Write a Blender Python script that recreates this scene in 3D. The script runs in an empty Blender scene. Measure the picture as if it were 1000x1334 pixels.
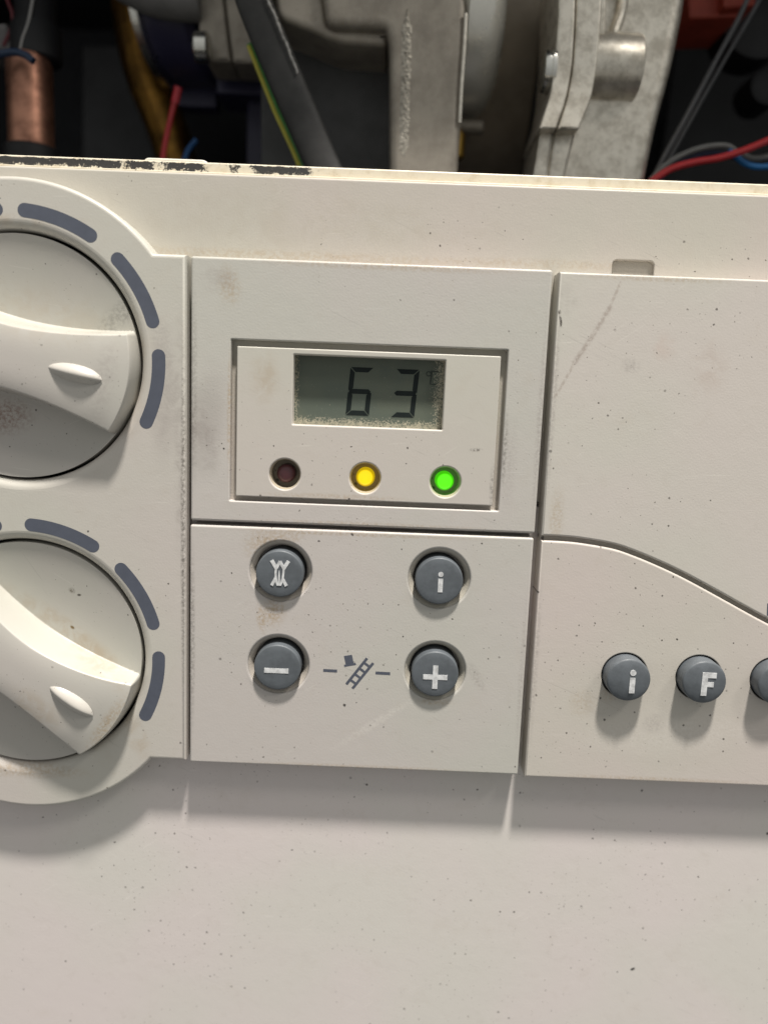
import bpy, bmesh, math, random
import numpy as np
from mathutils import Vector, Matrix, noise
from mathutils.geometry import tessellate_polygon
random.seed(4)
S = 0.001                      # everything below is written in millimetres
sc = bpy.context.scene
COL = sc.collection
R = math.radians

# ------------------------------------------------------------------ camera
DIST = 150.0
dn = Vector((-265, 6763, 1000)).normalized()          # world "down" seen in camera axes (right, down, forward)
ax = Vector((1, .041, 0)); ax = (ax - dn * ax.dot(dn)).normalized()
ay = ax.cross(dn)
cam = bpy.data.cameras.new('camera'); camo = bpy.data.objects.new('camera', cam); COL.objects.link(camo)
right = Vector((ax[0], ay[0], -dn[0])); down = Vector((ax[1], ay[1], -dn[1])); fwd = Vector((ax[2], ay[2], -dn[2]))
m3 = Matrix((right, -down, -fwd)).transposed()
camo.matrix_world = Matrix.Translation((0, -DIST * S, 0)) @ m3.to_4x4()
cam.sensor_fit = 'VERTICAL'; cam.sensor_height = 36; cam.sensor_width = 27
cam.lens = 36 * 1000 / 1334
cam.clip_start = .005; cam.clip_end = 20
cam.dof.use_dof = True; cam.dof.focus_distance = .152; cam.dof.aperture_fstop = 7.0
sc.camera = camo

# ------------------------------------------------------------------ light
w = bpy.data.worlds.new('World'); sc.world = w; w.use_nodes = True
bg = w.node_tree.nodes['Background']; bg.inputs[1].default_value = 1.0
_t = w.node_tree; _g = _t.nodes.new('ShaderNodeTexCoord'); _s = _t.nodes.new('ShaderNodeSeparateXYZ'); _r = _t.nodes.new('ShaderNodeValToRGB'); _m = _t.nodes.new('ShaderNodeMapRange')
_t.links.new(_g.outputs['Generated'], _s.inputs[0]); _t.links.new(_s.outputs[2], _m.inputs[0]); _m.inputs[1].default_value = -1; _m.inputs[2].default_value = 1
_t.links.new(_m.outputs[0], _r.inputs[0]); _t.links.new(_r.outputs[0], bg.inputs[0])
# a plain room: dim floor, lighter walls, white ceiling
_r.color_ramp.elements[0].position = .15; _r.color_ramp.elements[0].color = (.22, .22, .21, 1)
_r.color_ramp.elements[1].position = .80; _r.color_ramp.elements[1].color = (.45, .455, .44, 1)

def area(name, loc, target, size, power, col):
    l = bpy.data.lights.new(name, 'AREA'); l.shape = 'DISK'; l.size = size; l.energy = power; l.color = col
    o = bpy.data.objects.new(name, l); COL.objects.link(o); o.location = Vector(loc) * S
    o.rotation_euler = (Vector(target) - Vector(loc)).to_track_quat('-Z', 'Y').to_euler()
    return o
area('ceiling_lamp', (262, -700, 2330), (0, 0, -20), .19, 118, (1, .95, .88))
area('second_lamp', (900, -650, 1150), (0, 0, -20), .25, 5, (1, .95, .88))
sc.view_settings.view_transform = 'Standard'; sc.view_settings.look = 'None'
sc.view_settings.exposure = 0; sc.view_settings.gamma = 1

# ------------------------------------------------------------------ helpers: measuring, objects
def P(px, py, y=0.0):          # a measured point of the photograph on the plane y (mm)
    d = right * (px - 500) + down * (py - 667) + fwd * 1000
    k = (DIST + y) / d.y
    return Vector((d.x * k, y, d.z * k))
def PX(p, y=0.0): q = P(p[0], p[1], y); return (q.x, q.z)
def PP(pts, y=0.0): return [PX(p, y) for p in pts]

def thing(name, label, cat, loc=(0, 0, 0), group=None):
    o = bpy.data.objects.new(name, None); COL.objects.link(o)
    o.location = Vector(loc) * S; o.empty_display_size = .005
    o['label'] = label; o['category'] = cat; o['org'] = [float(c) for c in loc]
    if group: o['group'] = group
    return o
def root_of(o):
    while o.parent: o = o.parent
    return o

class MB:                       # collects geometry in world millimetres
    def __init__(self): self.v = []; self.f = []; self.cap = set()
    def add(self, vs, fs):
        n = len(self.v); self.v += [tuple(x) for x in vs]; self.f += [tuple(i + n for i in q) for q in fs]
    def box(self, a, b):
        x0, y0, z0 = a; x1, y1, z1 = b
        self.add([(x0,y0,z0),(x1,y0,z0),(x1,y1,z0),(x0,y1,z0),(x0,y0,z1),(x1,y0,z1),(x1,y1,z1),(x0,y1,z1)],
                 [(0,3,2,1),(4,5,6,7),(0,1,5,4),(1,2,6,5),(2,3,7,6),(3,0,4,7)]); return self
    def lathe(self, c, prof, axis='Y', n=48, close=True):
        """prof: (radius, position along axis); axis Y points into the panel"""
        vs = []; fs = []
        for r, t in prof:
            for i in range(n):
                a = 2 * math.pi * i / n; p, q = r * math.cos(a), r * math.sin(a)
                if axis == 'Y': vs.append((c[0] + p, c[1] + t, c[2] + q))
                elif axis == 'X': vs.append((c[0] + t, c[1] + p, c[2] + q))
                else: vs.append((c[0] + p, c[1] + q, c[2] + t))
        k = len(prof)
        for j in range(k - 1):
            for i in range(n):
                i2 = (i + 1) % n
                fs.append((j*n+i, j*n+i2, (j+1)*n+i2, (j+1)*n+i))
        if close:
            fs.append(tuple(range(n)))
            fs.append(tuple((k-1)*n + i for i in range(n))[::-1])
        self.add(vs, fs); return self
    def tube(self, pts, r, n=14, smooth=6, cap=True):
        pts = [Vector(p) for p in pts]
        if smooth and len(pts) > 2:
            out = []
            for i in range(len(pts) - 1):
                p0 = pts[max(i-1, 0)]; p1 = pts[i]; p2 = pts[i+1]; p3 = pts[min(i+2, len(pts)-1)]
                for k in range(smooth):
                    t = k / smooth
                    out.append(.5 * (2*p1 + (p2-p0)*t + (2*p0-5*p1+4*p2-p3)*t*t + (3*p1-p0-3*p2+p3)*t**3))
            out.append(pts[-1]); pts = out
        vs = []; fs = []; up = Vector((0, 1, 0))
        for i, p in enumerate(pts):
            d = (pts[min(i+1, len(pts)-1)] - pts[max(i-1, 0)]).normalized()
            s = d.cross(up).normalized(); u = s.cross(d).normalized()
            rr = r(i / (len(pts)-1)) if callable(r) else r
            for k in range(n):
                a = 2*math.pi*k/n; vs.append(p + s*math.cos(a)*rr + u*math.sin(a)*rr)
        for i in range(len(pts)-1):
            for k in range(n):
                k2 = (k+1) % n; fs.append((i*n+k, i*n+k2, (i+1)*n+k2, (i+1)*n+k))
        if cap:
            fs.append(tuple(range(n))[::-1]); fs.append(tuple((len(pts)-1)*n+k for k in range(n)))
        self.add(vs, fs); return self
    def plate(self, outer, holes=(), front=0.0, back=4.0, bev=.5, hbev=None, seg=5):
        """board facing -Y with rounded edges, outlines as (x, z)"""
        cs = [(ccw(outer, True), bev)] + [(ccw(h, False), hbev[i] if hbev else bev) for i, h in enumerate(holes)]
        caps = []
        for pts, b in cs:
            n = len(pts); rows = []
            nm = miters(pts)
            prof = [(0, back)] + [(b*(1-math.cos(a)), front + b*(1-math.sin(a))) for a in [math.pi/2*i/seg for i in range(seg+1)]]
            vs = []
            for ins, y in prof:
                row = [(p[0]+q[0]*ins, y, p[1]+q[1]*ins) for p, q in zip(pts, nm)]; vs += row
            fs = [(j*n+i, (j)*n+(i+1) % n, (j+1)*n+(i+1) % n, (j+1)*n+i) for j in range(len(prof)-1) for i in range(n)]
            self.add(vs, fs); caps.append(row)
        tri = tessellate_polygon([[Vector((p[0], p[2], 0)) for p in c] for c in caps])
        flat = [p for c in caps for p in c]
        fs = []
        for t in tri:
            a, b_, c_ = [Vector((flat[i][0], flat[i][2])) for i in t]
            s = (b_-a).cross(c_-a)
            if abs(s) < 1e-9: continue
            fs.append(t if s > 0 else t[::-1])
        self.add(flat, fs); return self
    def prism(self, pts, y0, y1):
        pts = ccw(pts, True); n = len(pts)
        self.add([(x, y0, z) for x, z in pts] + [(x, y1, z) for x, z in pts],
                 [tuple(range(n)), tuple(range(n, 2*n))[::-1]] + [(i, n+i, n+(i+1) % n, (i+1) % n) for i in range(n)]); return self
    def stroke(self, pts, wd, y0, y1, round_caps=False):
        """a flat line of width wd through (x, z) points"""
        pts = [Vector(p) for p in pts]; L = []; Rr = []
        wf = wd if callable(wd) else (lambda t: wd)
        for i, p in enumerate(pts):
            a = pts[max(i-1, 0)]; b = pts[min(i+1, len(pts)-1)]
            d = (b-a).normalized(); nrm = Vector((-d.y, d.x)); h = wf(i/(len(pts)-1)) / 2
            if 0 < i < len(pts)-1:
                d1 = (p-a).normalized(); c = max(.5, nrm.dot(Vector((-d1.y, d1.x)))); h /= c
            L.append(p+nrm*h); Rr.append(p-nrm*h)
        poly = list(Rr)
        if round_caps:
            e = (pts[-1]-pts[-2]).normalized(); h = wf(1)/2; a0 = math.atan2(e.y, e.x)
            poly += [pts[-1]+Vector((math.cos(a0+t), math.sin(a0+t)))*h for t in [R(-75+15*k) for k in range(11)]]
        poly += L[::-1]
        if round_caps:
            e = (pts[0]-pts[1]).normalized(); h = wf(0)/2; a0 = math.atan2(e.y, e.x)
            poly += [pts[0]+Vector((math.cos(a0+t), math.sin(a0+t)))*h for t in [R(-75+15*k) for k in range(11)]]
        self.prism([tuple(p) for p in poly], y0, y1); return self
    def build(self, name, mat, parent, label=None, at=None, smooth=True, angle=35, kind=None):
        me = bpy.data.meshes.new(name)
        org = Vector(at) if at else (Vector(root_of(parent)['org']) if parent else Vector((0, 0, 0)))
        me.from_pydata([tuple((Vector(v)-org)*S) for v in self.v], [], self.f)
        me.validate(); bm = bmesh.new(); bm.from_mesh(me)
        bmesh.ops.recalc_face_normals(bm, faces=bm.faces) if not self.cap else None
        bm.to_mesh(me); bm.free()
        if smooth: me.shade_smooth(); me.set_sharp_from_angle(angle=R(angle))
        me.materials.append(mat)
        o = bpy.data.objects.new(name, me); COL.objects.link(o)
        if parent:
            o.parent = parent
            if at: o.location = (org - Vector(root_of(parent)['org'])) * S if parent == root_of(parent) else (0, 0, 0)
        elif at: o.location = org * S
        if label: o['label'] = label
        if kind: o['kind'] = kind
        return o

def ccw(pts, want):
    a = sum(pts[i][0]*pts[(i+1) % len(pts)][1] - pts[(i+1) % len(pts)][0]*pts[i][1] for i in range(len(pts)))
    return list(pts) if (a > 0) == want else list(pts)[::-1]
def miters(pts):
    out = []; n = len(pts)
    for i in range(n):
        a, p, b = Vector(pts[i-1]), Vector(pts[i]), Vector(pts[(i+1) % n])
        d1 = (p-a).normalized(); d2 = (b-p).normalized()
        n1 = Vector((-d1.y, d1.x)); n2 = Vector((-d2.y, d2.x)); m = n1+n2
        m = m.normalized() if m.length > 1e-6 else n1
        out.append(m / max(.4, m.dot(n1)))
    return out
def rounded(pts, r, n=5):
    out = []
    rs = r if isinstance(r, (list, tuple)) else [r]*len(pts)
    for i in range(len(pts)):
        a, p, b = Vector(pts[i-1]), Vector(pts[i]), Vector(pts[(i+1) % len(pts)])
        if rs[i] <= 0: out.append(tuple(p)); continue
        da = (a-p).normalized(); db = (b-p).normalized()
        for k in range(n+1):
            t = k/n; q = (p+da*rs[i])*(1-t)**2 + p*2*t*(1-t) + (p+db*rs[i])*t*t
            out.append(tuple(q))
    return out
def rect(x0, z0, x1, z1): return [(x0, z0), (x1, z0), (x1, z1), (x0, z1)]
def circ(x, z, r, n=64): return [(x+r*math.cos(2*math.pi*i/n), z+r*math.sin(2*math.pi*i/n)) for i in range(n)]
def arc(x, z, r, a0, a1, n): return [(x+r*math.cos(R(a0+(a1-a0)*i/n)), z+r*math.sin(R(a0+(a1-a0)*i/n))) for i in range(n+1)]

# ------------------------------------------------------------------ materials
class NT:
    def __init__(self, name):
        self.mat = bpy.data.materials.new(name); self.mat.use_nodes = True
        self.t = self.mat.node_tree; self.b = self.t.nodes['Principled BSDF']
    def node(self, typ, **kw):
        n = self.t.nodes.new(typ)
        for k, v in kw.items(): setattr(n, k, v)
        return n
    def put(self, sock, v):
        if hasattr(v, 'default_value') and hasattr(v, 'links'): self.t.links.new(v, sock)
        else: sock.default_value = v
    def m(self, op, a, b=0.0, c=0.0, clamp=False):
        n = self.node('ShaderNodeMath', operation=op, use_clamp=clamp)
        self.put(n.inputs[0], a); self.put(n.inputs[1], b); self.put(n.inputs[2], c); return n.outputs[0]
    def ramp(self, v, lo, hi, a=0.0, b=1.0):
        n = self.node('ShaderNodeMapRange', interpolation_type='SMOOTHSTEP')
        for i, x in enumerate((v, lo, hi, a, b)): self.put(n.inputs[i], x)
        return n.outputs[0]
    def coords(self, off):       # object coordinates in millimetres, measured from the panel centre
        tc = self.node('ShaderNodeTexCoord'); v = self.node('ShaderNodeVectorMath', operation='MULTIPLY_ADD')
        self.t.links.new(tc.outputs['Object'], v.inputs[0]); v.inputs[1].default_value = (1000,)*3; v.inputs[2].default_value = tuple(off)
        self.co = v.outputs[0]
        s = self.node('ShaderNodeSeparateXYZ'); self.t.links.new(self.co, s.inputs[0])
        self.x, self.y, self.z = s.outputs
        c = self.node('ShaderNodeCombineXYZ'); self.t.links.new(self.x, c.inputs[0]); self.t.links.new(self.z, c.inputs[1])
        self.xz = c.outputs[0]
    def noise(self, scale, detail=3, rough=.55, vec=None, dist=0.0):
        n = self.node('ShaderNodeTexNoise'); self.put(n.inputs['Vector'], vec or self.co)
        n.inputs['Scale'].default_value = scale; n.inputs['Detail'].default_value = detail
        n.inputs['Roughness'].default_value = rough; n.inputs['Distortion'].default_value = dist
        return n.outputs['Fac']
    def mix(self, fac, a, b):
        n = self.node('ShaderNodeMix', data_type='RGBA'); self.put(n.inputs[0], fac)
        self.put(n.inputs[6], (*a, 1) if isinstance(a, tuple) and len(a) == 3 else a)
        self.put(n.inputs[7], (*b, 1) if isinstance(b, tuple) and len(b) == 3 else b); return n.outputs[2]
    def specks(self, cell, rmax, chance, seed=0.0):
        """scattered dots: mask 0..1"""
        jit = self.node('ShaderNodeTexNoise'); self.put(jit.inputs['Vector'], self.xz); jit.inputs['Scale'].default_value = 1.7
        ad = self.node('ShaderNodeVectorMath', operation='MULTIPLY_ADD'); self.t.links.new(jit.outputs['Color'], ad.inputs[0])
        ad.inputs[1].default_value = (.5, .5, 0); self.t.links.new(self.xz, ad.inputs[2])
        of = self.node('ShaderNodeVectorMath', operation='ADD'); self.t.links.new(ad.outputs[0], of.inputs[0]); of.inputs[1].default_value = (seed*37.1, seed*11.7, 0)
        v = self.node('ShaderNodeTexVoronoi', voronoi_dimensions='2D', feature='F1'); self.put(v.inputs['Vector'], of.outputs[0]); v.inputs['Scale'].default_value = 1/cell
        s = self.node('ShaderNodeSeparateColor'); self.t.links.new(v.outputs['Color'], s.inputs[0])
        cl = self.noise(.035, 2, .5)                       # clusters
        thr = self.m('ADD', self.m('MULTIPLY', self.ramp(cl, .40, .62), -.55), 1.0 - chance + .30)
        on = self.m('GREATER_THAN', s.outputs[0], thr)
        rad = self.m('MULTIPLY_ADD', self.m('POWER', s.outputs[1], 3.0), rmax/cell*.8, rmax/cell*.2)
        d = self.ramp(self.m('DIVIDE', v.outputs['Distance'], rad), .6, 1.0, 1, 0)
        dark = self.m('MULTIPLY_ADD', s.outputs[2], .7, .3)
        return self.m('MULTIPLY', self.m('MULTIPLY', d, on), dark)
    def blob(self, x, z, rx, rz, k, rot=0.0, nz=None, lo=.35, hi=.65):
        dx = self.m('SUBTRACT', self.x, x); dz = self.m('SUBTRACT', self.z, z)
        c, s = math.cos(R(rot)), math.sin(R(rot))
        u = self.m('DIVIDE', self.m('ADD', self.m('MULTIPLY', dx, c), self.m('MULTIPLY', dz, s)), rx)
        v = self.m('DIVIDE', self.m('SUBTRACT', self.m('MULTIPLY', dz, c), self.m('MULTIPLY', dx, s)), rz)
        d = self.m('SQRT', self.m('ADD', self.m('MULTIPLY', u, u), self.m('MULTIPLY', v, v)))
        g = self.ramp(d, .2, 1.0, 1, 0)
        if nz is not None: g = self.m('MULTIPLY', g, self.ramp(nz, lo, hi))
        return self.m('MULTIPLY', g, k)
    def line(self, pts, wd, k, nz):
        best = None
        for (x0, z0), (x1, z1) in zip(pts, pts[1:]):
            L2 = (x1-x0)**2 + (z1-z0)**2
            ux = self.m('SUBTRACT', self.x, x0); uz = self.m('SUBTRACT', self.z, z0)
            t = self.m('ADD', self.m('MULTIPLY', ux, (x1-x0)/L2), self.m('MULTIPLY', uz, (z1-z0)/L2), clamp=True)
            ex = self.m('SUBTRACT', ux, self.m('MULTIPLY', t, x1-x0)); ez = self.m('SUBTRACT', uz, self.m('MULTIPLY', t, z1-z0))
            d = self.m('SQRT', self.m('ADD', self.m('MULTIPLY', ex, ex), self.m('MULTIPLY', ez, ez)))
            best = d if best is None else self.m('MINIMUM', best, d)
        return self.m('MULTIPLY', self.m('MULTIPLY', self.ramp(best, wd*.3, wd, 1, 0), self.ramp(nz, .36, .6)), k)
    def bump(self, h, strength, dist):
        n = self.node('ShaderNodeBump'); n.inputs['Strength'].default_value = strength; n.inputs['Distance'].default_value = dist
        self.put(n.inputs['Height'], h); self.t.links.new(n.outputs[0], self.b.inputs['Normal'])

CREAM = (.50, .482, .45)
def plastic(name, off=(0, 0, 0), base=CREAM, rough=.42, speck=1.0, grime=(), lines=(), stain=.5, grain=.05):
    n = NT(name); n.coords(off)
    col = n.mix(n.ramp(n.noise(.022, 2, .5), .35, .65), tuple(c*k for c, k in zip(base, (.975, .99, .965))), tuple(c*k for c, k in zip(base, (1.02, .985, 1.0))))
    fine = n.noise(1.6, 4, .65); mid = n.noise(.32, 5, .65, dist=.6)
    col = n.mix(n.m('MULTIPLY', n.ramp(mid, .52, .80), .30*stain), col, (.36, .30, .23))          # handling grime
    col = n.mix(n.m('MULTIPLY', n.ramp(n.noise(.12, 5, .7), .56, .78), .28*stain), col, (.43, .35, .25))
    for g in grime:
        x, z, rx, rz, k, c = g[:6]; rot = g[6] if len(g) > 6 else 0
        nzz = mid if (len(g) <= 7 or g[7] == 'mid') else (fine if g[7] == 'fine' else None)
        col = n.mix(n.blob(x, z, rx, rz, k, rot, nzz), col, c)
    for ang, sd in ((35, 3.1), (-24, 8.7), (4, 5.3)):            # hairline scuffs
        rot = n.node('ShaderNodeVectorRotate', rotation_type='Y_AXIS'); n.put(rot.inputs['Vector'], n.co); rot.inputs['Angle'].default_value = R(ang)
        mp = n.node('ShaderNodeVectorMath', operation='MULTIPLY_ADD'); n.t.links.new(rot.outputs[0], mp.inputs[0]); mp.inputs[1].default_value = (.10, .0, 2.6); mp.inputs[2].default_value = (sd, sd*2, sd*5)
        hair = n.ramp(n.noise(1.0, 2, .5, vec=mp.outputs[0]), .69, .76)
        hair = n.m('MULTIPLY', hair, n.ramp(n.noise(.07, 2, .5, vec=mp.outputs[0]), .45, .6))
        col = n.mix(n.m('MULTIPLY', hair, .35), col, tuple(min(1, c*1.25) for c in base) if sd < 6 else tuple(c*.62 for c in base))
    for pts, wd, k, c in lines:
        col = n.mix(n.line(pts, wd, k, n.noise(1.1, 3, .7)), col, c)
    if speck:
        col = n.mix(n.specks(2.6, .28, .26*speck, 1), col, (.05, .042, .035))
        col = n.mix(n.specks(1.1, .13, .15*speck, 2), col, (.11, .09, .07))
        col = n.mix(n.specks(9.0, .42, .35*speck, 3), col, (.035, .03, .03))
    n.put(n.b.inputs['Base Color'], col)
    n.put(n.b.inputs['Roughness'], n.m('MULTIPLY_ADD', mid, .16, rough-.08))
    n.b.inputs['Specular IOR Level'].default_value = .4
    h = n.m('ADD', n.m('MULTIPLY', n.noise(2.6, 2, .5), 1.0), n.m('MULTIPLY', n.noise(.25, 2, .5), 1.5))
    n.bump(h, grain*2, .0004)
    return n.mat
def simple(name, col, rough=.5, metal=0.0, var=.12, scale=.5, bumpk=0.0, spec=.5, col2=None, mscale=None):
    n = NT(name); n.coords((0, 0, 0))
    nz = n.noise(scale, 5, .65)
    c2 = col2 or tuple(c*(1-var*2) for c in col)
    c = n.mix(n.ramp(nz, .35, .68), tuple(x*(1+var*.4) for x in col), c2)
    if metal and bumpk:
        c = n.mix(n.m('MULTIPLY', n.ramp(n.noise(1.6, 4, .75), .58, .72), .55), c, tuple(x*.45 for x in col))
        c = n.mix(n.m('MULTIPLY', n.ramp(n.noise(.9, 5, .8), .60, .70), .5), c, tuple(min(1, x*1.35) for x in col))
    n.put(n.b.inputs['Base Color'], c); n.b.inputs['Metallic'].default_value = metal
    n.put(n.b.inputs['Roughness'], n.m('MULTIPLY_ADD', nz, .2, rough-.1)); n.b.inputs['Specular IOR Level'].default_value = spec
    if bumpk: n.bump(n.noise(mscale or scale*3, 4, .6), bumpk, .0006)
    return n.mat

GREY = (.32, .29, .27); BROWN = (.36, .26, .15); DK = (.08, .07, .06)
M = {}
M['button'] = simple('button_grey_rubber', (.105, .118, .132), .5, 0, .10, .35, .05)
M['print'] = simple('slate_print', (.082, .092, .122), .5, 0, .05, .4)
M['silver'] = simple('silver_print', (.66, .67, .68), .45, .0, .16, .9)
M['dark'] = simple('dark_void', (.010, .011, .014), .8, 0, .1, .05)

# ================================================================== BOILER CASING AND PANEL MODULES
K1 = (-71.7, 5.05); K2 = (-71.6, -54.4); RO = 33.3           # knob centres and ring radius
YC = 4.6                                                    # casing face lies this far behind the module faces
# --- casing front (structure that everything is clipped to)
cas = thing('boiler_casing', 'large cream front casing behind the modules, plain below them and a band above', 'casing', (0, YC, -140))
co = tuple(cas['org'])
slot = rounded(rect(42.3, 20.0, 50.4, 28.3), [.01, .01, 1.0, 1.0])
mcas = plastic('casing_plastic', co, base=(.652, .614, .588), speck=1.7, stain=.35, rough=.40, grain=.03, grime=[
    
    (56.2, -141, .8, .7, 1, DK, 0, None), (-10.5, -146, 1.6, .9, .8, (.2, .16, .13), 30, 'fine'),
    (59.2, -123.5, .75, .4, 1.4, (.02, .02, .02), 30, None), (95.6, -122.5, .7, .35, 1.4, (.02, .02, .02), 0, None)])
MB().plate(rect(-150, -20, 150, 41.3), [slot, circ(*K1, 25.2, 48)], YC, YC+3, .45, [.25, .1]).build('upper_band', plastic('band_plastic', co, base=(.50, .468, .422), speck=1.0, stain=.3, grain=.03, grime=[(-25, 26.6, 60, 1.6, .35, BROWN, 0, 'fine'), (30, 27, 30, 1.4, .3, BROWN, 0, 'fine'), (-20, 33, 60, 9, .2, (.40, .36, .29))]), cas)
MB().plate(rect(-150, -230, 150, -20.5), [circ(*K2, 25.2, 48)], YC, YC+3, .3, [.1]).build('casing_face', mcas, cas)
MB().plate(rect(41, 18, 52, 29.5), [], YC+.8, YC+2.8, .05).build('slot_floor', plastic('slot_plastic', co, base=(.44, .41, .36), speck=.3), cas)

# chipped metal rim behind the top edge of the casing
rim = thing('metal_rim', 'cream painted metal rim along the top edge, black where the paint has flaked', 'rim', (0, 7, 40))
n = NT('chipped_paint'); n.coords(tuple(rim['org']))
mask = None
edge = n.m('MULTIPLY', n.m('SUBTRACT', n.noise(.8, 6, .8), .5), 9.0)
xx = n.m('ADD', n.x, edge)
for a, b in ((-120, -53.6), (-52.8, -46.6), (-45.6, -36.6), (-32.3, -30.6), (-28.5, -17.0)):
    mk = n.m('MULTIPLY', n.ramp(xx, a, a+.5), n.ramp(xx, b-.5, b, 1, 0)); mask = mk if mask is None else n.m('MAXIMUM', mask, mk)
zz = n.m('ADD', n.z, n.m('MULTIPLY', n.m('SUBTRACT', n.noise(.9, 7, .82), .5), 4.2))
mask = n.m('MULTIPLY', mask, n.m('MULTIPLY', n.ramp(zz, 42.2, 42.28), n.ramp(n.m('ADD', n.m('MULTIPLY', n.m('SUBTRACT', zz, n.z), .35), n.z), 43.62, 43.7, 1, 0)))
mask = n.m('MULTIPLY', mask, n.ramp(n.noise(.7, 5, .78), .355, .37))
crumbs = n.m('MULTIPLY', n.ramp(n.noise(2.2, 5, .75), .655, .67), n.ramp(n.x, -14, -5, 1, 0))
mask = n.m('MAXIMUM', mask, n.m('MULTIPLY', crumbs, n.ramp(n.z, 41.7, 42.0)))
n.put(n.b.inputs['Base Color'], n.mix(mask, n.mix(n.ramp(n.noise(.3, 5, .7), .45, .75), (.68, .62, .50), (.55, .47, .34)), n.mix(n.noise(2, 4, .7), (.012, .012, .014), (.05, .048, .045))))
n.put(n.b.inputs['Roughness'], n.m('MULTIPLY_ADD', mask, .35, .4)); n.bump(n.m('SUBTRACT', 1.0, mask), .6, .0003)
M['rim'] = n.mat
MB().plate(rounded(rect(-150, 30, 150, 44.0), .4), [], 7.0, 8.4, .35).build('rim_strip', M['rim'], rim)
MB().plate(rounded(rect(-49.8, 40, -36.9, 44.9), [.1, .1, 1.6, 1.2]), [], 8.5, 11, .4).build('catch', plastic('catch_plastic', tuple(rim['org']), base=(.60, .57, .51), speck=.3), rim, label='rounded white catch standing up behind the rim')
MB().plate(rect(-150, 40.6, 150, 41.9), [], 5.9, 6.9, .2).build('rim_lip', M['rim'], rim)

# --- dial plate with two rotary knobs
dial = thing('dial_panel', 'cream side panel with two large round temperature knobs ringed by slate dashes', 'dial panel', (-72, 0, -76))
do = tuple(dial['org'])
a1 = math.degrees(math.asin((25.4-K1[1])/RO)); a2 = math.degrees(math.asin((-76.0-K2[1])/RO))
out = [(-39.1, 25.4)] + arc(*K1, RO, a1, 180-a1, 90) + [(-104, 25.4), (-104, -76.0)] + arc(*K2, RO, 180-a2, 360+a2, 90) + [(-39.1, -76.0)]
mdial = plastic('dial_panel_plastic', do, base=(.51, .488, .448), speck=.8, stain=.5, grain=.03, grime=[
    (-43.5, -3, 3.6, 16, .25, GREY, 0, None), (-43.5, 0, 3.6, 16, .4, GREY), (-40.5, -10, 1.6, 30, .45, GREY), (-44, 10, 3, 6, .3, GREY, 20, 'fine'), (-72, -79.5, 16, 2.2, .55, BROWN, 0, 'fine'),
    (-72, 30.4, 20, 1.6, .3, BROWN), (-50, 5, 4, 20, .22, BROWN), (-39.7, -25, .7, 50, .7, DK, 0, 'fine'), (-50, -70, 3, 10, .3, BROWN, 30)])
MB().plate(out, [circ(*K1, 23.75, 160), circ(*K2, 23.75, 160)], 0, YC+.01, .8, [1.9, 1.9], seg=7).build('panel_plate', mdial, dial)
MB().plate(rect(-103, -86, -42, 37), [], 7.5, 9, .1).build('backing', M['dark'], dial)
for c, rr, a0, st in ((K1, 27.3, 71.5, 41.2), (K2, 26.95, 72.6, 42.6)):
    for k in range(5):
        a = a0 - st*(k-1) - (2.6 if k == 0 and c is K1 else 0)
        if k == 4: continue
        MB().stroke(arc(*c, rr, a-13.7, a+13.7, 22), 2.6, -.02, .05, True).build('dial_mark', M['print'], dial, smooth=False)
    # one more dash to the far left, cut by the frame edge
    MB().stroke(arc(*c, rr, a0+2*st-13.7, a0+2*st+13.7, 22), 2.6, -.02, .05, True).build('dial_mark', M['print'], dial, smooth=False)

def sstep(x): x = np.clip(x, 0, 1); return x*x*(3-2*x)
def make_knob_mesh(RK=23.2, bow=0.0, nr=200, na=720):
    rr = RK * (1 - (1-np.linspace(0, 1, nr))**1.6)
    th = np.linspace(0, 2*np.pi, na, endpoint=False)
    r, t = np.meshgrid(rr, th, indexing='ij'); u = r*np.cos(t); v = r*np.sin(t)
    q = r/RK
    hb = -.9 - 2.5*(1-q**2)
    tt = np.clip((r-(RK-.55))/.55, 0, 1)
    ht = -.85 + 4.7*np.sqrt(np.maximum(1-tt**2.4, 0)) - .25*sstep((q-.7)/.3) + 1.2*(1-q**2)
    wv = 5.7 + 4.3*(np.abs(u)/RK)**1.8
    vc = v - bow*(1-q**2)
    ht = ht - .40*np.clip(np.abs(vc)/wv, 0, 1.2)**3                 # slightly crowned grip
    run = .15 + .22*np.maximum(ht-hb, 0)
    k = 1 - sstep((np.abs(vc)-wv)/run)
    h = hb + (np.maximum(ht, hb)-hb)*k
    verts = np.stack([u, -h, v], -1).reshape(-1, 3)
    skirt = np.stack([RK*np.cos(th), np.full(na, 6.0), RK*np.sin(th)], -1)
    verts = np.concatenate([verts, skirt])
    i, j = np.meshgrid(np.arange(nr), np.arange(na), indexing='ij'); j2 = (j+1) % na
    i2 = i+1
    f = np.stack([i*na+j, i*na+j2, i2*na+j2, i2*na+j], -1).reshape(-1, 4)[:, ::-1]
    me = bpy.data.meshes.new('rotary_knob')
    me.vertices.add(len(verts)); me.vertices.foreach_set('co', (verts*S).astype(np.float32).ravel())
    nf = len(f); me.loops.add(nf*4); me.loops.foreach_set('vertex_index', f.astype(np.int32).ravel())
    me.polygons.add(nf); me.polygons.foreach_set('loop_start', np.arange(0, nf*4, 4, dtype=np.int32)); me.polygons.foreach_set('loop_total', np.full(nf, 4, np.int32))
    me.update(); me.validate(); me.shade_smooth(); me.set_sharp_from_angle(angle=R(60))
    return me
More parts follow.
